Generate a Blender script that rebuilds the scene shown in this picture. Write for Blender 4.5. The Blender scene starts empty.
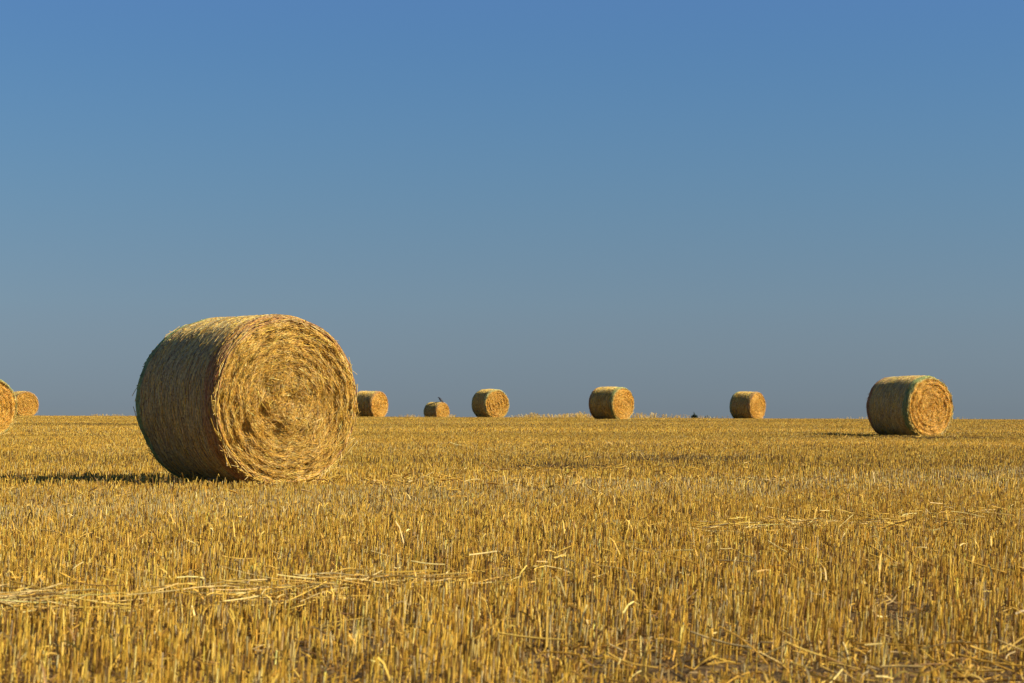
import bpy, math, random
import numpy as np
R = np.random.default_rng(7)
sc = bpy.context.scene
C = sc.collection
PI = math.pi

# ------------------------------------------------------------------ terrain
FPX = 1024 * 70.0 / 36.0
EYE = 0.62
def smooth_noise(x, y, seed, n=9, lo=0.05, hi=0.5):
    r = np.random.default_rng(seed); v = np.zeros(np.broadcast(x, y).shape)
    for _ in range(n):
        f = lo * (hi / lo) ** r.random(); a = r.random() * 2 * PI; p = r.random() * 2 * PI
        v = v + np.sin((x * np.cos(a) + y * np.sin(a)) * f * 2 * PI + p)
    return v / math.sqrt(n)
def terrain(x, y):
    x = np.asarray(x, float); y = np.asarray(y, float)
    z = np.interp(y, [-3000, 0, 45, 60, 74, 86, 95, 110, 129, 200, 600, 3000],
                     [0, 0, 0, .055, .10, .075, .01, -.15, -.38, -1.8, -14, -90])
    z = z - .10 * np.exp(-(((x + 10.8) / 5) ** 2 + ((y - 40.5) / 5) ** 2))
    near = np.exp(-np.maximum(y - 60, 0) / 25)
    return z + near * (.012 * smooth_noise(x, y, 11, 8, .05, .25) + .010 * smooth_noise(x, y, 12, 10, .4, 1.4))

# ------------------------------------------------------------------ materials
def new_mat(name):
    m = bpy.data.materials.new(name); m.use_nodes = True
    nt = m.node_tree; b = nt.nodes['Principled BSDF']
    return m, nt, b
def nd(nt, t, **k):
    n = nt.nodes.new(t)
    for a, v in k.items(): setattr(n, a, v)
    return n
def ramp(nt, stops):
    n = nt.nodes.new('ShaderNodeValToRGB'); e = n.color_ramp.elements
    e[0].position, e[0].color = stops[0][0], (*stops[0][1], 1)
    e[1].position, e[1].color = stops[-1][0], (*stops[-1][1], 1)
    for p, c in stops[1:-1]:
        x = e.new(p); x.color = (*c, 1)
    return n
def straw_mat(name, trans=.18, rough=.42, spec=.35, gain=1.0):
    m, nt, b = new_mat(name)
    a = nd(nt, 'ShaderNodeAttribute', attribute_name='col')
    no = nd(nt, 'ShaderNodeTexNoise'); no.inputs['Scale'].default_value = 55; no.inputs['Detail'].default_value = 2
    tc = nd(nt, 'ShaderNodeTexCoord'); nt.links.new(tc.outputs['Object'], no.inputs['Vector'])
    mr = nd(nt, 'ShaderNodeMapRange'); nt.links.new(no.outputs['Fac'], mr.inputs['Value'])
    mr.inputs['From Min'].default_value = .3; mr.inputs['From Max'].default_value = .7
    mr.inputs['To Min'].default_value = .72 * gain; mr.inputs['To Max'].default_value = 1.2 * gain
    mx = nd(nt, 'ShaderNodeVectorMath', operation='SCALE')
    nt.links.new(a.outputs['Color'], mx.inputs[0]); nt.links.new(mr.outputs[0], mx.inputs['Scale'])
    nt.links.new(mx.outputs[0], b.inputs['Base Color'])
    b.inputs['Roughness'].default_value = rough; b.inputs['Specular IOR Level'].default_value = spec
    tr = nd(nt, 'ShaderNodeBsdfTranslucent'); nt.links.new(mx.outputs[0], tr.inputs['Color'])
    ms = nd(nt, 'ShaderNodeMixShader'); ms.inputs[0].default_value = trans
    nt.links.new(b.outputs[0], ms.inputs[1]); nt.links.new(tr.outputs[0], ms.inputs[2])
    nt.links.new(ms.outputs[0], nt.nodes['Material Output'].inputs['Surface'])
    return m
M_STUB = straw_mat('stubble_straw', .2, .55, .18)
M_BALE = straw_mat('baled_straw', .1, .5, .3)
M_NET = straw_mat('netted_straw', .04, .6, .2)

def soil_mat():
    m, nt, b = new_mat('field_soil')
    tc = nd(nt, 'ShaderNodeTexCoord')
    n1 = nd(nt, 'ShaderNodeTexNoise'); n1.inputs['Scale'].default_value = 9; n1.inputs['Detail'].default_value = 8
    n1.inputs['Roughness'].default_value = .7
    n2 = nd(nt, 'ShaderNodeTexNoise'); n2.inputs['Scale'].default_value = 45; n2.inputs['Detail'].default_value = 5
    n3 = nd(nt, 'ShaderNodeTexNoise'); n3.inputs['Scale'].default_value = .35; n3.inputs['Detail'].default_value = 3
    for n in (n1, n2, n3): nt.links.new(tc.outputs['Object'], n.inputs['Vector'])
    r1 = ramp(nt, [(.3, (.05, .027, .010)), (.5, (.10, .055, .018)), (.7, (.22, .13, .04))])
    nt.links.new(n1.outputs['Fac'], r1.inputs[0])
    r2 = ramp(nt, [(.45, (.08, .05, .022)), (.62, (.36, .24, .08))])
    nt.links.new(n2.outputs['Fac'], r2.inputs[0])
    mx = nd(nt, 'ShaderNodeMixRGB'); nt.links.new(n3.outputs['Fac'], mx.inputs[0])
    nt.links.new(r1.outputs[0], mx.inputs[1]); nt.links.new(r2.outputs[0], mx.inputs[2])
    nt.links.new(mx.outputs[0], b.inputs['Base Color']); b.inputs['Roughness'].default_value = .95
    b.inputs['Specular IOR Level'].default_value = .1
    bp = nd(nt, 'ShaderNodeBump'); bp.inputs['Distance'].default_value = .03
    nt.links.new(n1.outputs['Fac'], bp.inputs['Height']); nt.links.new(bp.outputs[0], b.inputs['Normal'])
    return m
M_SOIL = soil_mat()
def plain(name, col, rough=.6, noise=0.0, scale=20):
    m, nt, b = new_mat(name)
    tc = nd(nt, 'ShaderNodeTexCoord'); n = nd(nt, 'ShaderNodeTexNoise'); n.inputs['Scale'].default_value = scale
    nt.links.new(tc.outputs['Object'], n.inputs['Vector'])
    r = ramp(nt, [(.35, tuple(c * (1 - noise) for c in col)), (.65, tuple(c * (1 + noise) for c in col))])
    nt.links.new(n.outputs['Fac'], r.inputs[0]); nt.links.new(r.outputs[0], b.inputs['Base Color'])
    b.inputs['Roughness'].default_value = rough
    return m
M_CROW = plain('black_feathers', (.014, .014, .018), .5, .3)
M_BEAK = plain('dark_horn', (.03, .028, .026), .4, .2)
M_LEAF = plain('dark_leaves', (.025, .05, .022), .6, .4, 40)
M_STEM = plain('woody_stem', (.07, .045, .025), .8, .3)

# ------------------------------------------------------------------ mesh building
def make_mesh(name, verts, quads, cols=None, mat=None, smooth=True, tris=None):
    me = bpy.data.meshes.new(name)
    nq = len(quads); nt_ = 0 if tris is None else len(tris)
    me.vertices.add(len(verts)); me.vertices.foreach_set('co', np.ascontiguousarray(verts, np.float32).ravel())
    lv = np.asarray(quads, np.int32).ravel()
    starts = np.arange(nq, dtype=np.int32) * 4
    if nt_:
        starts = np.concatenate([starts, nq * 4 + np.arange(nt_, dtype=np.int32) * 3])
        lv = np.concatenate([lv, np.asarray(tris, np.int32).ravel()])
    me.loops.add(len(lv)); me.loops.foreach_set('vertex_index', lv)
    me.polygons.add(nq + nt_); me.polygons.foreach_set('loop_start', starts)
    me.polygons.foreach_set('use_smooth', np.full(nq + nt_, smooth, bool))
    me.update(calc_edges=True)
    if cols is not None:
        a = me.color_attributes.new('col', 'FLOAT_COLOR', 'POINT')
        c4 = np.ones((len(verts), 4), np.float32); c4[:, :3] = cols
        a.data.foreach_set('color', c4.ravel())
    if mat: me.materials.append(mat)
    me.validate()
    return me
def link(name, me, parent=None):
    o = bpy.data.objects.new(name, me); C.objects.link(o)
    if parent: o.parent = parent
    return o
def merge(parts):
    V, Q, T, K = [], [], [], []; n = 0
    for p in parts:
        v, q, t, k = p
        V.append(v); K.append(k)
        if len(q): Q.append(q + n)
        if t is not None and len(t): T.append(t + n)
        n += len(v)
    return (np.concatenate(V), np.concatenate(Q) if Q else np.zeros((0, 4), int),
            np.concatenate(T) if T else None, np.concatenate(K))
def tubes(path, rad, col, sides=3, cap=False, flat=1.0, taper=1.0, rng=R):
    """path (n,K,3), rad (n,), col (n,3): one thin stalk per row"""
    n, K, _ = path.shape
    t = path[:, -1] - path[:, 0]; t /= np.linalg.norm(t, axis=1, keepdims=True) + 1e-9
    a = rng.normal(size=(n, 3)); u = np.cross(t, a); u /= np.linalg.norm(u, axis=1, keepdims=True) + 1e-9
    w = np.cross(t, u)
    ang = np.arange(sides) * 2 * PI / sides
    ring = (u[:, None, :] * np.cos(ang)[None, :, None] + w[:, None, :] * np.sin(ang)[None, :, None] * flat) * rad[:, None, None]
    tp = np.linspace(1, taper, K)
    v = path[:, :, None, :] + ring[:, None, :, :] * tp[None, :, None, None]
    base = (np.arange(n) * K * sides)[:, None, None]
    k = np.arange(K - 1)[None, :, None] * sides; s = np.arange(sides)[None, None, :]; s2 = (s + 1) % sides
    q = np.stack([base + k + s, base + k + s2, base + k + sides + s2, base + k + sides + s], -1).reshape(-1, 4)
    tr = None
    if cap and sides == 3:
        b0 = np.arange(n) * K * sides + (K - 1) * sides
        tr = np.stack([b0, b0 + 1, b0 + 2], -1)
    return v.reshape(-1, 3), q, tr, np.repeat(col, K * sides, axis=0)
def ribbons(path, wid, col, rng=R, up=None):
    n, K, _ = path.shape
    t = path[:, -1] - path[:, 0]; t /= np.linalg.norm(t, axis=1, keepdims=True) + 1e-9
    a = rng.normal(size=(n, 3)) if up is None else up + rng.normal(size=(n, 3)) * .35
    u = np.cross(t, a); u /= np.linalg.norm(u, axis=1, keepdims=True) + 1e-9
    tp = 1 - .75 * np.linspace(0, 1, K) ** 2
    o = u[:, None, :] * (wid[:, None] * tp[None, :] * .5)[:, :, None]
    v = np.stack([path - o, path + o], 2)
    base = (np.arange(n) * K * 2)[:, None]; k = np.arange(K - 1)[None, :] * 2
    q = np.stack([base + k, base + k + 1, base + k + 3, base + k + 2], -1).reshape(-1, 4)
    return v.reshape(-1, 3), q, None, np.repeat(col, K * 2, axis=0)
PAL = np.array([(.66, .40, .058), (.76, .50, .095), (.52, .29, .038), (.78, .58, .20), (.50, .36, .15), (.28, .15, .04), (.54, .43, .22), (.13, .085, .035)])
def pick(n, w, rng=R, jit=.10):
    w = np.array(list(w) + [0] * (len(PAL) - len(w)), float); w /= w.sum()
    i = rng.choice(len(PAL), n, p=w); c = PAL[i].copy()
    c *= (1 + rng.normal(size=(n, 1)) * jit); c *= (1 + rng.normal(size=(n, 3)) * .03)
    return np.clip(c, .01, .85)

# ------------------------------------------------------------------ ground
def axis_pts(segs):
    out = []
    for a, b, s in segs: out += list(np.arange(a, b, s))
    out.append(segs[-1][1]); return np.array(out)
gx = axis_pts([(-3000, -300, 300), (-300, -60, 20), (-60, -12, 2), (-12, 12, .16), (12, 60, 2), (60, 300, 20), (300, 3000, 300)])
gy = axis_pts([(-300, -20, 20), (-20, 2, 1), (2, 22, .16), (22, 130, 1), (130, 300, 10), (300, 3000, 150)])
X, Y = np.meshgrid(gx, gy); Z = terrain(X, Y)
clod = (np.abs(X) < 11.5) & (Y > 2.5) & (Y < 21.5)
Z = Z + np.where(clod, .012 * smooth_noise(X, Y, 31, 14, .8, 3.0), 0)
nx, ny = len(gx), len(gy)
ii = (np.arange(ny - 1)[:, None] * nx + np.arange(nx - 1)[None, :]).ravel()
Q = np.stack([ii, ii + 1, ii + nx + 1, ii + nx], -1)
g = link('ground', make_mesh('ground', np.stack([X.ravel(), Y.ravel(), Z.ravel()], -1), Q, mat=M_SOIL))
g['kind'] = 'structure'; g['label'] = 'brown soil of the harvested field, rising to a low crest'

# ------------------------------------------------------------------ stubble
ROW = math.radians(68)                                  # drill rows run away from the camera
def bare(x, y):
    """0 = full stubble, 1 = flattened or missing"""
    n = smooth_noise(x, y, 21, 14, .5, 1.9); m = smooth_noise(x, y, 22, 10, .12, .45)
    b = np.clip((n - 1.15) * 1.2, 0, .85) + np.clip((m - 1.5) * .8, 0, .4)
    f = smooth_noise(x, y, 24, 14, 1.5, 4.5); b += np.clip((f - .9) * 1.0, 0, .8)
    b += .30 * np.exp(-((y - 4.55 - .25 * np.sin(x * 3)) / .33) ** 2) * np.clip((x - .05) / .4, 0, 1)   # trampled strip close by
    for cx, cy, sx, sy, a in ((7.9, 36.9, 1.7, .34, .95), (6.0, 38.5, 1.2, .28, .5), (.55, 18.6, .55, .22, .9), (1.6, 21.5, 1.1, .3, .6),
                              (1.15, 8.8, .22, .12, .8), (-11.5, 55, 3, .5, .7), (5, 47, 4, .4, .5), (-4, 44, 4, .4, .4)):
        b = b + a * np.exp(-((x - cx) / sx) ** 2 - ((y - cy) / sy) ** 2)
    return np.clip(b, 0, 1)
def greyish(x, y):
    return np.clip(.03 + .8 * np.exp(-((y - 13.2 - .9 * x) / 1.9) ** 2) + .15 * smooth_noise(x, y * 2.0, 23, 8, .05, .4), 0, 1)
def dark_stalks(x, y):  # chance that a stalk is dark brown, in set patches and far streaks
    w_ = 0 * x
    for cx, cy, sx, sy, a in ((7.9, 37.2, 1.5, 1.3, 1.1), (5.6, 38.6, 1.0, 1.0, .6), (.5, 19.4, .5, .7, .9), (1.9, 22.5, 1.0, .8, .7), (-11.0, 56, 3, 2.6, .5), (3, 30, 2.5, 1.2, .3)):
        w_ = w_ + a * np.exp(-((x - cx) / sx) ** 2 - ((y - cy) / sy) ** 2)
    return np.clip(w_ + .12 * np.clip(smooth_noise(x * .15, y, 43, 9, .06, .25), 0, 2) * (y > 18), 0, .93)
BALES = []   # filled below, used to flatten stubble under the bales
def under_bale(x, y):
    k = np.zeros(len(x), bool)
    for bx, by, a, L in BALES:
        dx, dy = x - bx, y - by
        u = dx * math.cos(a) + dy * math.sin(a); v = -dx * math.sin(a) + dy * math.cos(a)
        k |= (np.abs(u) < L / 2 + .0) & (np.abs(v) < .42)
    return k
def scatter(y0, y1, dens, margin, jit, clump=1):
    hw = lambda y: .275 * y + margin
    area = .275 * (y1 ** 2 - y0 ** 2) + 2 * margin * (y1 - y0)
    n = int(area * dens * 1.05)
    y = np.sqrt(R.random(n) * ((y1 + margin / .275) ** 2 - (y0 + margin / .275) ** 2) + (y0 + margin / .275) ** 2) - margin / .275
    x = (R.random(n) * 2 - 1) * hw(y)
    # snap to drill rows 12.5 cm apart
    c, s = math.cos(ROW), math.sin(ROW)
    u = x * c + y * s; v = -x * s + y * c
    v = np.round(v / .125) * .125 + R.normal(size=n) * jit
    x = u * c - v * s; y = u * s + v * c
    if clump > 1:                                        # stalks of one plant stand together
        m = n // clump; x, y = np.repeat(x[:m], clump), np.repeat(y[:m], clump); n = len(x)
        x = x + R.normal(size=n) * .011; y = y + R.normal(size=n) * .011
    keep = (R.random(n) > bare(x, y)) & ~under_bale(x, y)
    return x[keep], y[keep]
def stubble(y0, y1, dens, margin, width, K, sides, jit=.033, lean=.12, cap=False, clump=1):
    x, y = scatter(y0, y1, dens, margin, jit, clump); n = len(x)
    x = x + R.normal(size=n) * .006; y = y + R.normal(size=n) * .006
    z = terrain(x, y) - .015
    hm = np.interp(y, [4, 8, 13, 60], [.078, .076, .072, .072]) * (1 + .10 * smooth_noise(x, y, 41, 8, .1, .6)) * (1 + np.clip((y - 15) / 15, 0, 1) * .14 * smooth_noise(x * .12, y, 42, 9, .05, .25))
    h = hm * (1 + R.normal(size=n) * .13); short = R.random(n) < .12; h[short] *= .5 + .3 * R.random(short.sum())
    h = h * (1 - .45 * np.exp(-((y - 4.5) / .5) ** 2) * (x > .1))
    ln = np.abs(R.normal(size=n)) * lean; ln[R.random(n) < .025] *= 3.0; ln = ln * (1 + 1.6 * np.exp(-((y - 4.4) / .5) ** 2) * (x > 0))
    az = R.random(n) * 2 * PI
    wind = .07
    dx = np.cos(az) * ln + wind; dy = np.sin(az) * ln - .03
    nrm = np.sqrt(1 + dx * dx + dy * dy)
    p = np.zeros((n, K, 3)); bend = R.normal(size=(n, 2)) * .018
    for k in range(K):
        t = k / (K - 1)
        p[:, k, 0] = x + h * t * dx / nrm + bend[:, 0] * h * t * (1 - t) * 4
        p[:, k, 1] = y + h * t * dy / nrm + bend[:, 1] * h * t * (1 - t) * 4
        p[:, k, 2] = z + (h + .015) * t / nrm
    gr = greyish(x, y); g_ = (R.random(n) < gr * .75)[:, None]
    col = np.where(g_, pick(n, (1, 1.5, .6, 2, 4, 1.5, 5)), pick(n, (9, 4, 5, 1.2, 1.0, 4.2, 0, .8), R, .16))
    dk = (R.random(n) < dark_stalks(x, y))[:, None]; col = np.where(dk, pick(n, (0, 0, 0, 0, 0, 1, 0, 7)), col)
    col = col * np.array((1.01, 1.03, .94)) * (1 + np.clip((y - 8) / 20, 0, 1) * .13 * smooth_noise(x * .1, y, 44, 9, .05, .3))[:, None]
    return tubes(p, width * (.75 + .5 * R.random(n)) / 2, col, sides, cap)

# ------------------------------------------------------------------ bale table: pixel-derived ground positions of the front face
def place(px, H, ang, L):
    d = FPX * 1.3 / H
    x = (px - 512) / FPX * d
    a = math.atan2(x, d)                                 # bearing from camera
    n = (math.sin(-a + math.radians(ang)), -math.cos(-a + math.radians(ang)))
    # direction from bale to camera is (-sin a, -cos a); turn it to the right
    t = math.radians(ang) - a
    n = (math.sin(t), -math.cos(t))
    cx, cy = x - n[0] * L / 2, d - n[1] * L / 2
    return cx, cy, math.atan2(n[1], n[0]), L
GREEN = (.08, .30, .13); RED = (.34, .12, .07); PINK = (.72, .33, .19); LIME = (.55, .62, .25); STRAW = None
SPEC = [ # face px, height px, angle, length, front stripe, back stripe, rim, straws, label
 (287.5, 178, 33, 1.12, RED, GREEN, PINK, 1.0, 'largest straw bale, in the left foreground with swirled face and long shadow'),
 (930.5, 64, 43, 1.24, GREEN, RED, LIME, .5, 'middle-distance round straw bale at the right, with a pale green rim round its face'),
 (-11.5, 64, 22, 1.16, GREEN, RED, LIME, .5, 'round straw bale cut off by the left edge of the photo'),
 (623.5, 35, 49, 1.18, GREEN, RED, LIME, .2, 'round straw bale on the crest right of the middle, between small dry weeds'),
 (497.5, 30.3, 33, 1.1, LIME, GREEN, LIME, .16, 'round straw bale on the crest, next bale right of the one with the bird'),
 (758, 29, 54, 1.12, RED, GREEN, PINK, .16, 'round straw bale on the crest right of the dark green bush, seen mostly side-on'),
 (380, 28.3, 50, 1.2, RED, RED, PINK, .16, 'round straw bale partly hidden behind the large foreground bale'),
 (443.2, 20.2, 45, 1.14, RED, GREEN, PINK, .12, 'small far round straw bale half sunk behind the crest, a bird standing on it'),
 (27, 27, 22, 1.2, RED, GREEN, PINK, .16, 'distant straw bale just right of the bale cut off by the left edge'),
]
for s in SPEC: BALES.append(place(s[0], s[1], s[2], s[3]))

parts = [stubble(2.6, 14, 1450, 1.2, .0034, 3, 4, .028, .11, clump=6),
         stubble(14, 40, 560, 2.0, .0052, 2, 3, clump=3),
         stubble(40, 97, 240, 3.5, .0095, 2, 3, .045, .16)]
# leaf sheaths and shreds among the near stalks
x, y = scatter(2.6, 16, 70, 1.0, .04); n = len(x); z = terrain(x, y)
az = R.random(n) * 2 * PI; ln = .02 + .045 * R.random(n); zb = R.random(n) * .08; rise = R.normal(size=n) * .035 + .02
p = np.zeros((n, 4, 3))
for k in range(4):
    t = k / 3
    p[:, k, 0] = x + np.cos(az) * ln * t; p[:, k, 1] = y + np.sin(az) * ln * t
    p[:, k, 2] = z + zb + rise * math.sin(t * 2.4) + .01
parts.append(ribbons(p, (.003 + .0035 * R.random(n)), pick(n, (6, 4, 4, 2, .5, 3))))
st = link('stubble', None if False else make_mesh('stubble', *(lambda m: (m[0], m[1], m[3], M_STUB, True, m[2]))(merge(parts))))
st['kind'] = 'stuff'; st['label'] = 'golden cut straw stubble covering the whole field'; st['category'] = 'stubble'

# ------------------------------------------------------------------ loose straw lying on the soil and over the stubble
def lying(x, y, zoff, lmin, lmax, w, weights, azc=None, azs=1.0, tilt=.12, K=4, rng=R):
    n = len(x); z = terrain(x, y) + zoff
    az = rng.random(n) * 2 * PI if azc is None else azc + rng.normal(size=n) * azs
    ln = lmin + (lmax - lmin) * rng.random(n) ** 1.6; tl = rng.normal(size=n) * tilt; bow = rng.normal(size=n) * .05; vb = rng.normal(size=n) * .025
    p = np.zeros((n, K, 3))
    for k in range(K):
        t = k / (K - 1) - .5
        p[:, k, 0] = x + np.cos(az) * ln * t - np.sin(az) * ln * bow * (1 - 4 * t * t)
        p[:, k, 1] = y + np.sin(az) * ln * t + np.cos(az) * ln * bow * (1 - 4 * t * t)
        p[:, k, 2] = np.maximum(z + ln * t * tl + ln * vb * (1 - 4 * t * t), terrain(x, y) + .004)
    return tubes(p, w * (.6 + .8 * rng.random(n)) / 2, pick(n, weights, rng), 3, rng=rng)
parts = []
n = 34000                                               # litter on the soil
y = 2.6 + 12 * R.random(n); x = (R.random(n) * 2 - 1) * (.28 * y + 1)
parts.append(lying(x, y, .005 + .04 * R.random(n) ** 2, .02, .10, .0036, (4, 1, 6, .4, 1.5, 6, 0, 2), None, 1, .35))
n = 9000
y = 14 + 60 * R.random(n) ** .8; x = (R.random(n) * 2 - 1) * (.28 * y + 1)
parts.append(lying(x, y, (.02 + .04 * R.random(n)), .05, .18, .006, (5, 5, 2, 3, 1, 1)))
def windrow(pts, n, zlo, zhi, spread, lmin, lmax, w=.005, azs=.5):
    pts = np.array(pts); s = R.random(n) * (len(pts) - 1); i = np.minimum(s.astype(int), len(pts) - 2); f = s - i
    c = pts[i] * (1 - f)[:, None] + pts[i + 1] * f[:, None]; dv = pts[i + 1] - pts[i]
    lump = np.clip(.4 + .55 * smooth_noise(c[:, 0], c[:, 1], 77, 8, .4, 2.5), .04, 1)
    k = R.random(n) < lump * c[:, 2]
    c, dv = c[k], dv[k]; m = len(c)
    return lying(c[:, 0] + R.normal(size=m) * spread, c[:, 1] + R.normal(size=m) * spread * .8, zlo + (zhi - zlo) * R.random(m),
                 lmin, lmax, w, (2, 6, .5, 7, .6, .3), np.arctan2(dv[:, 1], dv[:, 0]), azs)
parts.append(windrow([(-2.5, 5.2, 1.6), (-1.5, 5.42, 1.6), (-1.0, 5.65, 1.1), (-.6, 5.95, .8), (-.25, 6.2, .35)], 820, .045, .11, .11, .03, .22, .0036, .8))
parts.append(windrow([(-.3, 6.1, .6), (.1, 6.6, .6), (.5, 7.3, .25), (.95, 8.5, .5)], 130, .05, .11, .14, .04, .18, .0042, .8))
parts.append(windrow([(.85, 8.7, .9), (1.3, 8.95, 1), (1.7, 9.6, .6), (2.6, 10.9, .6), (3.6, 12.2, .5)], 620, .04, .10, .16, .04, .22, .0045, .9))
for cx, cy, sx, sy, n in ((.5, 18.2, .6, .3, 160), (-2.2, 8.3, 1.2, .2, 120), (-3.6, 12.6, 1.6, .2, 120), (1.05, 8.9, .2, .13, 190), (1.5, 9.3, .35, .2, 110), (2.3, 10.2, .6, .3, 150), (1.6, 4.4, .8, .25, 260),
                          (-1.0, 14.3, .8, .3, 160), (2.5, 16, 1.5, .5, 120), (6.8, 36, 2.5, .6, 260), (0, 26, 4, 2, 300), (1.0, 7.0, .8, .5, 90), (-.9, 6.7, .7, .3, 70)):
    n = int(n); parts.append(lying(cx + R.normal(size=n) * sx, cy + R.normal(size=n) * sy, (.02 + .075 * R.random(n)), .03, .18, .0038 if cy < 12 else .009,
                          (6, 5, 2, 2.5, .5, 1), None, 1, .3))
m = merge(parts)
ls = link('loose_straw', make_mesh('loose_straw', m[0], m[1], m[3], M_STUB, True, m[2]))
ls['kind'] = 'stuff'; ls['category'] = 'loose straw'; ls['label'] = 'pale loose straw strewn in thin lines and patches over the stubble'

# dry weeds and straw tufts standing on the crest
def tufts(spots):
    P = []
    for px, d, hgt, n, sp in spots:
        cx = (px - 512) / FPX * d
        x = cx + R.normal(size=n) * sp; y = d + R.normal(size=n) * .5; z = terrain(x, y)
        h = hgt * .75 * (.5 + .6 * R.random(n)) * np.exp(-((x - cx) / (sp * 1.6)) ** 2) + .1; lx = R.normal(size=n) * .25
        p = np.zeros((n, 3, 3))
        for k in range(3):
            t = k / 2; p[:, k, 0] = x + lx * h * t * t; p[:, k, 1] = y; p[:, k, 2] = z + h * t
        if px > 640: n_ = int(n * .45); p = p[:n_]; n = n_
        P.append(tubes(p, .006 + .006 * R.random(n), pick(n, (5, 6, 1, 6, 2, .5)), 3))
    return merge(P)
m = tufts([(533, 90, .30, 70, .25), (548, 92, .24, 60, .5), (570, 91, .27, 120, .5), (582, 91, .36, 70, .18), (590, 93, .25, 60, .4), (640, 91, .3, 70, .3),
           (654, 90, .34, 60, .15), (668, 92, .25, 90, .5), (683, 92, .22, 50, .4), (704, 91, .2, 40, .3), (522, 91, .2, 40, .4), (452, 92, .18, 30, .2),
           (600, 94, .25, 60, .5), (725, 92, .18, 40, .5), (860, 90, .14, 40, .6), (960, 90, .14, 40, .6), (110, 90, .14, 40, .6), (410, 92, .16, 40, .5)])
dw = link('dry_weeds', make_mesh('dry_weeds', m[0], m[1], m[3], M_STUB, True, m[2]))
dw['kind'] = 'stuff'; dw['category'] = 'dry weeds'; dw['label'] = 'sparse pale dry weeds along the crest of the field'

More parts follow.
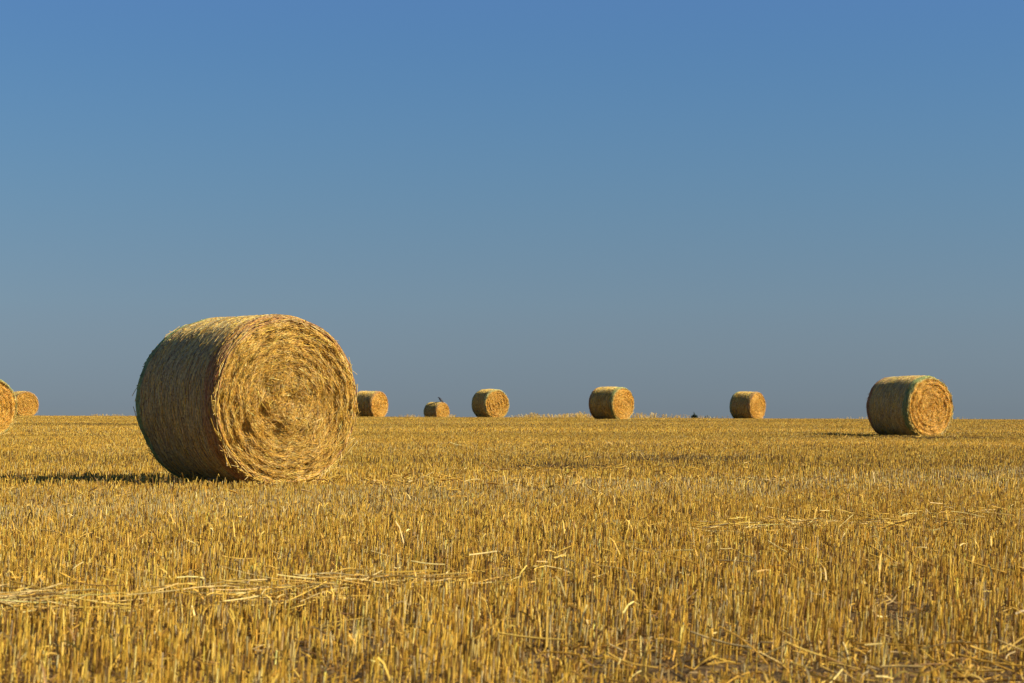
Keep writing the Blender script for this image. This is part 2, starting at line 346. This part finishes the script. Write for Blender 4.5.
# ------------------------------------------------------------------ bales
RAD = .65
def surf_noise(a, b, seed, n=10, lo=1., hi=5.):
    return smooth_noise(a, b, seed, n, lo, hi)
def make_bale(idx, q, L, front, back, rim, label):
    rng = np.random.default_rng(100 + idx)
    bx, by, ang, _ = BALES[idx]
    root = bpy.data.objects.new('straw_bale', None); C.objects.link(root); root.empty_display_size = .3
    root.location = (bx, by, float(terrain(bx, by)) - .01); root.rotation_euler = (0, 0, ang)
    root['label'] = label; root['category'] = 'straw bale'; root['group'] = 'round straw bales lying on the stubble field'
    cz = RAD - .01
    wscale = 1.0 if q == 1 else (1.45 if q > .3 else 2.4)
    def radius(x, th):
        """outer radius along the axis x (-L/2..L/2) and angle th"""
        e = np.clip((np.abs(x) - (L / 2 - .09)) / .09, 0, 1)
        r = RAD - .035 * e ** 2 - .010 * (2 * x / L) ** 2
        r = r + .006 * np.sin(2 * th + idx) + .006 * np.sin(3 * th + 2 * idx + x * 1.5) + .004 * np.sin(7 * th + idx + x * 4) + .004 * surf_noise(x, th, 50 + idx, 8, .4, 1.8)
        low = np.clip(-np.sin(th), 0, 1)
        return (r + .003 * np.sin(19 * th + x * 31 + idx) * np.sin(x * 23 + 5 * th)) * (1 - .03 * low ** 6)
    # pits of the end faces
    pr = [((.20 + .36 * rng.random()), rng.random() * 2 * PI, .03 + .04 * rng.random(), .025 + .035 * rng.random()) for _ in range(16)]
    pr += [(.03, 1.0, .09, .04), (.22, 3.6, .10, .05), (.24, 4.3, .09, .045), (.20, 2.6, .08, .04), (.25, 5.2, .07, .04)]
    if idx: pr = [(a, b, c * .8, d * .5) for a, b, c, d in pr[-5:]] + [(a, b, c, d * .3) for a, b, c, d in pr[:8]]
    else: pr = [(a, b, c * .75, d * 1.0) for a, b, c, d in pr]
    def depth(r, th, side):
        yy, zz = r * np.cos(th), r * np.sin(th)
        d = .012 * (1 - (r / RAD) ** 2) + .009 * (1 if idx == 0 else 1.3) * np.sin(r * 2 * PI / (.062 if idx == 0 else .10) + th * side) * (r / RAD)
        for a, b, s, dp in pr:
            d = d - dp * np.exp(-((yy - a * math.cos(b)) ** 2 + (zz - a * math.sin(b)) ** 2) / s ** 2 / .7)
        d = d + .011 * surf_noise(yy, zz, 60 + idx, 12, 1.5, 8)
        e = np.clip((r - (RAD - .07)) / .05, 0, 1)
        return L / 2 + d * (1 - e) - .012 * e
    def to3(xa, r, th): return np.stack([xa, r * np.cos(th), cz + r * np.sin(th)], -1)
    # --- solid core
    nr, na = (40, 120) if q == 1 else (16, 48)
    rr = np.linspace(0, 1, nr); aa = np.arange(na) * 2 * PI / na
    V = []; 
    for sd in (-1, 1):
        Rr, Aa = np.meshgrid(rr, aa, indexing='ij')
        re = radius(np.full_like(Aa, sd * L / 2), Aa) - .02
        r_ = Rr * re
        V.append(to3(sd * (depth(r_, Aa, sd) - .02), r_, Aa).reshape(-1, 3))
    v = np.concatenate(V); q_ = []
    for s_ in range(2):
        o = s_ * nr * na
        i, j = np.meshgrid(np.arange(nr - 1), np.arange(na), indexing='ij'); j2 = (j + 1) % na
        f = np.stack([o + i * na + j, o + (i + 1) * na + j, o + (i + 1) * na + j2, o + i * na + j2], -1).reshape(-1, 4)
        q_.append(f if s_ else f[:, ::-1])
    j = np.arange(na); j2 = (j + 1) % na; a0 = (nr - 1) * na; b0 = nr * na + (nr - 1) * na
    q_.append(np.stack([a0 + j, b0 + j, b0 + j2, a0 + j2], -1))
    cc = np.tile((.30, .17, .045), (len(v), 1))
    link('straw_core', make_mesh('straw_core', v, np.concatenate(q_), cc, M_BALE), root)
    # --- end faces: swirled straw
    for sd in (1, -1):
        n = int((60000 if sd == 1 else 5000) * q) + 500
        r = RAD * .985 * np.sqrt(rng.random(n)); th = rng.random(n) * 2 * PI
        ln = (.05 + .17 * rng.random(n) ** 1.5)
        ln = np.where(r < .12, ln * .7, ln)
        sg = np.interp(r, [0, .15, .35, .65], [1.2, .8, .38, .24])
        phi = rng.normal(size=n) * sg                       # angle away from the tangent
        K = 4; P = np.zeros((n, K, 3)); lift = rng.random(n) ** 1.5 * .026 - .018
        pop = (rng.random(n) < .05) & (r < RAD - .08); el = np.where(pop, rng.random(n) * .05, rng.random(n) * .008) * np.sign(rng.normal(size=n))
        for k in range(K):
            t = (k / (K - 1) - .5)
            a = t * ln * np.cos(phi); b = t * ln * np.sin(phi)
            r2 = np.abs(r + b + (a * a) / np.maximum(2 * r, .12) * (np.where(r < .15, 1, .0))); th2 = th + a / np.maximum(r, .07)
            rm = radius(np.full(n, sd * L / 2), th2) - .004
            r2 = np.minimum(r2, rm)
            P[:, k] = to3(sd * (depth(r2, th2, sd) + lift + el * t * 2 + np.where(pop, .006, 0)), r2, th2)
        col = pick(n, (8, 6, 4, 4, 1, 1.6), rng, .2)
        if idx > 0: col = col * np.array((1.26, 1.09, .80))
        else: col = col * np.array((1.04, .99, .9))
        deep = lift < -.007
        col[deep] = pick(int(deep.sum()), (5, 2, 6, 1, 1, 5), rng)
        if rim is not None:
            e = (r > RAD - (.05 if idx == 0 else .065)) & (rng.random(n) < .7)
            col[e] = col[e] * .35 + np.array(rim) * .65
        wd = np.where(rng.random(n) < .12, .0055, .0032) * min(wscale, 1.8) * (.7 + .6 * rng.random(n))
        prt = [tubes(P, wd / 2, col, 3, flat=.5, rng=rng)]
        # straws sticking out past the rim, most of them low down
        n2 = int((260 if sd == 1 else 80) * q) + 8
        th = np.where(rng.random(n2) < .55, -PI / 2 + rng.normal(size=n2) * .8, rng.random(n2) * 2 * PI)
        r0 = RAD - .03 - .05 * rng.random(n2); l2 = .02 + (.02 + .06 * (np.sin(th) < -.3) * (sd == 1)) * rng.random(n2) ** 2; dth = rng.normal(size=n2) * .12
        P = np.zeros((n2, 3, 3))
        for k in range(3):
            t = k / 2; P[:, k] = to3(sd * (L / 2 - .005 + .035 * t * rng.random(n2)), r0 + l2 * t * .8, th + dth * t * 2)
        prt.append(tubes(P, np.full(n2, .0028 * min(wscale, 2)), pick(n2, (6, 6, 1, 6, 1, 1), rng), 3, rng=rng))
        m = merge(prt)
        link('end_face', make_mesh('end_face', m[0], m[1], m[3], M_BALE, True, m[2]), root)
    # --- wrapped side: flattened straw under net
    n = int(32000 * q) + 900
    x = (rng.random(n) - .5) * (L - .015); th = rng.random(n) * 2 * PI
    ln = .06 + .16 * rng.random(n); phi = rng.normal(size=n) * .20
    K = 4; P = np.zeros((n, K, 3)); lift = .001 + .006 * rng.random(n) ** 2
    for k in range(K):
        t = k / (K - 1) - .5
        x2 = np.clip(x + t * ln * np.sin(phi), -L / 2 + .004, L / 2 - .004); t2 = th + t * ln * np.cos(phi) / RAD
        P[:, k] = to3(x2, radius(x2, t2) + lift, t2)
    col = pick(n, (3, 3, 3, 2, 6, 4, 5, .8), rng, .24) * np.array((1.18, 1.16, .90))
    for s_, c_, w_ in ((1, front, .10), (-1, back, .11)):
        if c_ is None: continue
        pr_ = np.clip((s_ * x - (L / 2 - w_ - .05)) / .06, 0, 1)
        e = rng.random(n) < pr_ * (.92 if s_ < 0 or c_ is not RED else .7)
        col[e] = col[e] * .45 + np.array(c_) * .55
    prt = [tubes(P, (.0052 * min(wscale, 2.0)) * (.7 + .6 * rng.random(n)) / 2, col, 3, flat=.4, rng=rng)]
    # short ends and loops poking through the net
    n3 = int(2600 * q) + 40
    x = (rng.random(n3) - .5) * (L - .04); th = rng.random(n3) * 2 * PI; hh = .003 + .008 * rng.random(n3) ** 1.5
    P = np.zeros((n3, 3, 3)); sx_ = rng.normal(size=n3) * .014; st_ = rng.normal(size=n3) * .035
    for k in range(3):
        t = k / 2; P[:, k] = to3(np.clip(x + sx_ * t, -L / 2, L / 2), radius(x, th) + .002 + hh * t, th + st_ * t)
    prt.append(tubes(P, np.full(n3, .0026 * min(wscale, 2)), pick(n3, (4, 2, 4, 1, 4, 4, 3), rng, .2) * .75, 3, rng=rng))
    ns, na = 30, 96
    xs = np.linspace(-L / 2 + .002, L / 2 - .002, ns); XX, AA = np.meshgrid(xs, np.arange(na) * 2 * PI / na, indexing='ij')
    v = to3(XX, radius(XX, AA) - .002, AA).reshape(-1, 3)
    i, j = np.meshgrid(np.arange(ns - 1), np.arange(na), indexing='ij'); j2 = (j + 1) % na
    f = np.stack([i * na + j, i * na + j2, (i + 1) * na + j2, (i + 1) * na + j], -1).reshape(-1, 4)
    cb = np.tile((.26, .17, .06), (len(v), 1)); prt.append((v, f, None, cb))
    m = merge(prt)
    side = link('wrapped_side', make_mesh('wrapped_side', m[0], m[1], m[3], M_NET, True, m[2]), root)
    # net threads
    if q > .3:
        nthr = 56 if q == 1 else 30; K = 97
        xs = np.linspace(-L / 2 + .01, L / 2 - .01, nthr); t = np.linspace(0, 2 * PI, K)
        XX, TT = np.meshgrid(xs, t, indexing='ij'); XX = XX + .003 * np.sin(TT * 5 + XX * 40)
        P = to3(XX, radius(XX, TT) + .0085, TT)
        thick = .0015 if q == 1 else .0025
        # a closed tube needs a local frame: build as a flat strip
        dx = np.array([thick, 0, 0]); A = P - dx; B = P + dx
        v = np.stack([A, B], 2).reshape(-1, 3); b_ = (np.arange(nthr) * K * 2)[:, None]; k = np.arange(K - 1)[None, :] * 2
        f = np.stack([b_ + k, b_ + k + 1, b_ + k + 3, b_ + k + 2], -1).reshape(-1, 4)
        cn = np.tile((.42, .44, .30), (nthr, 1))
        cn[xs > L / 2 - .12] = np.array(front) * 1.3; cn[xs < -L / 2 + .13] = np.array(back) * 1.3
        me = make_mesh('net_wrap', v, f, np.repeat(cn, K * 2, axis=0), M_NET)
        link('net_wrap', me, side)
    return root
roots = []
for i, s in enumerate(SPEC):
    roots.append(make_bale(i, s[7], s[3], s[4], s[5], s[6], s[8]))

# ------------------------------------------------------------------ crow on the far bale
def lathe_path(pts, rads, sides=10, sq=1.0):
    pts = np.array(pts, float); K = len(pts); V = []
    for k in range(K):
        t = pts[min(k + 1, K - 1)] - pts[max(k - 1, 0)]; t /= np.linalg.norm(t)
        u = np.cross(t, (0, 1, 0)); u /= np.linalg.norm(u); w = np.cross(t, u)
        for s in range(sides):
            a = s * 2 * PI / sides; V.append(pts[k] + rads[k] * 1.15 * (u * math.cos(a) + w * math.sin(a) * sq))
    q = [[k * sides + s, k * sides + (s + 1) % sides, (k + 1) * sides + (s + 1) % sides, (k + 1) * sides + s] for k in range(K - 1) for s in range(sides)]
    return np.array(V), np.array(q)
def simple(name, pts, rads, mat, parent, sq=1.0, sides=10):
    v, q = lathe_path(pts, rads, sides, sq); return link(name, make_mesh(name, v, q, None, mat), parent)
bx, by, ang, L = BALES[7]; rt = roots[7]
topx, topy = bx + math.cos(ang) * (L / 2 - .12), by + math.sin(ang) * (L / 2 - .12)
crow = bpy.data.objects.new('crow', None); C.objects.link(crow)
crow.location = (topx - .06, topy, rt.location.z + 1.29); crow.scale = (1.1, 1.7, .9)
crow['label'] = 'tiny black bird standing on the top edge of the far straw bale'; crow['category'] = 'bird'
# body runs from the tail (right, low) up to the head (left, high)
simple('body', [(.12, 0, .02), (.09, 0, .05), (.05, 0, .10), (0, 0, .17), (-.045, 0, .235), (-.075, 0, .28), (-.10, 0, .31), (-.125, 0, .325), (-.15, 0, .325)],
       [.004, .03, .055, .066, .055, .038, .036, .03, .004], M_CROW, crow, .85)
simple('beak', [(-.145, 0, .328), (-.17, 0, .325), (-.195, 0, .315)], [.014, .009, .002], M_BEAK, crow, .7, 6)
simple('tail', [(.07, 0, .07), (.12, 0, .01), (.17, 0, -.05)], [.02, .028, .022], M_CROW, crow, .3, 6)
for s in (-1, 1):
    simple('wing', [(-.03, s * .05, .23), (.01, s * .062, .16), (.06, s * .055, .08), (.12, s * .03, .0)], [.012, .034, .03, .006], M_CROW, crow, .35, 8)
    simple('leg', [(.02, s * .025, .12), (.015, s * .028, .05), (.01, s * .028, .005), (-.03, s * .03, .0)], [.014, .006, .005, .003], M_BEAK, crow, 1, 6)

# ------------------------------------------------------------------ small dark bush on the crest
d = 91.5; bxx = (694 - 512) / FPX * d
bush = bpy.data.objects.new('bush', None); C.objects.link(bush)
bush.location = (bxx, d, float(terrain(bxx, d))); bush['label'] = 'tiny dark green bush on the crest line, left of the side-on distant bale'; bush['category'] = 'bush'
rng = np.random.default_rng(5); n = 26
P = np.zeros((n, 3, 3)); a = rng.random(n) * 2 * PI; sp = .16 * rng.random(n) ** .8
hh = .34 * (1 - sp / .21) * (.75 + .3 * rng.random(n))
for k in range(3):
    t = k / 2; P[:, k] = np.stack([np.cos(a) * sp * t + .02 * t, np.sin(a) * sp * t, hh * t], -1)
m = tubes(P, np.full(n, .006), np.ones((n, 3)), 3, rng=rng); link('stem', make_mesh('stem', m[0], m[1], None, M_STEM), bush)
n = 420; t = .25 + .75 * rng.random(n); i = rng.integers(0, 26, n)
c = np.stack([np.cos(a[i]) * sp[i] * t * 1.4 + .02 * t, np.sin(a[i]) * sp[i] * t * 1.4, hh[i] * t], -1) + rng.normal(size=(n, 3)) * .015
dv = rng.normal(size=(n, 3)); dv /= np.linalg.norm(dv, axis=1, keepdims=True)
P = np.stack([c, c + dv * .03, c + dv * .055], 1)
m = ribbons(P, .030 + .016 * rng.random(n), np.ones((n, 3)), rng=rng); link('leaves', make_mesh('leaves', m[0], m[1], None, M_LEAF), bush)

# ------------------------------------------------------------------ light
SUN_EL, SUN_AZ = math.radians(33), math.radians(103)     # azimuth clockwise from +Y
from mathutils import Vector, Matrix
sv = Vector((math.sin(SUN_AZ) * math.cos(SUN_EL), math.cos(SUN_AZ) * math.cos(SUN_EL), math.sin(SUN_EL)))
sd = bpy.data.lights.new('sun', 'SUN'); sd.energy = 5.0; sd.angle = math.radians(.53); sd.color = (1.0, .90, .74)
so = bpy.data.objects.new('sun', sd); C.objects.link(so); so.rotation_euler = (-sv).to_track_quat('-Z', 'Y').to_euler(); so.location = (0, 0, 30)
w = bpy.data.worlds.new('World'); sc.world = w; w.use_nodes = True
nt = w.node_tree; bg = nt.nodes['Background']
tc = nd(nt, 'ShaderNodeTexCoord')
ad = nd(nt, 'ShaderNodeVectorMath', operation='ADD'); ad.inputs[1].default_value = (0, 0, .03); nt.links.new(tc.outputs['Generated'], ad.inputs[0])
nm = nd(nt, 'ShaderNodeVectorMath', operation='NORMALIZE'); nt.links.new(ad.outputs[0], nm.inputs[0])
sky = nd(nt, 'ShaderNodeTexSky', sky_type='NISHITA'); sky.sun_disc = False; sky.sun_elevation = SUN_EL; sky.sun_rotation = SUN_AZ
sky.air_density = 1.0; sky.dust_density = .6; sky.ozone_density = 2.0; sky.altitude = 200
nt.links.new(nm.outputs[0], sky.inputs['Vector'])
sx = nd(nt, 'ShaderNodeSeparateXYZ'); nt.links.new(tc.outputs['Generated'], sx.inputs[0])
rp = ramp(nt, [(0.0, (0.2138, 0.2521, 0.3714)), (0.0034, (0.2138, 0.2521, 0.3714)), (0.026, (0.2533, 0.2814, 0.3642)), (0.051, (0.2822, 0.3126, 0.3791)), (0.1008, (0.289, 0.3717, 0.4325)), (0.15, (0.2812, 0.4092, 0.5072)), (0.198, (0.2704, 0.4212, 0.5662)), (0.35, (0.361, 0.4775, 0.684)), (1, (0.475, 0.573, 0.76))]); rp.color_ramp.interpolation = 'B_SPLINE'; nt.links.new(sx.outputs['Z'], rp.inputs[0])
mx = nd(nt, 'ShaderNodeVectorMath', operation='MULTIPLY'); nt.links.new(sky.outputs[0], mx.inputs[0]); nt.links.new(rp.outputs[0], mx.inputs[1])
nt.links.new(mx.outputs[0], bg.inputs['Color']); bg.inputs['Strength'].default_value = .1

# ------------------------------------------------------------------ camera
cd = bpy.data.cameras.new('camera'); co = bpy.data.objects.new('camera', cd); C.objects.link(co); sc.camera = co
cd.lens = 70; cd.sensor_width = 36; cd.clip_end = 6000; cd.clip_start = .1
cd.dof.use_dof = True; cd.dof.focus_distance = 14.5; cd.dof.aperture_fstop = 10
pitch = math.atan((406.7 - 341.5) / FPX)
co.matrix_world = Matrix.Translation((0, 0, EYE)) @ Matrix.Rotation(PI / 2 + pitch, 4, 'X') @ Matrix.Rotation(math.radians(.22), 4, 'Z')
sc.view_settings.view_transform = 'Standard'; sc.view_settings.look = 'None'; sc.view_settings.gamma = 1
sc.view_settings.use_curve_mapping = False; sc.view_settings.exposure = .8
sc.render.resolution_x = 1024; sc.render.resolution_y = 683
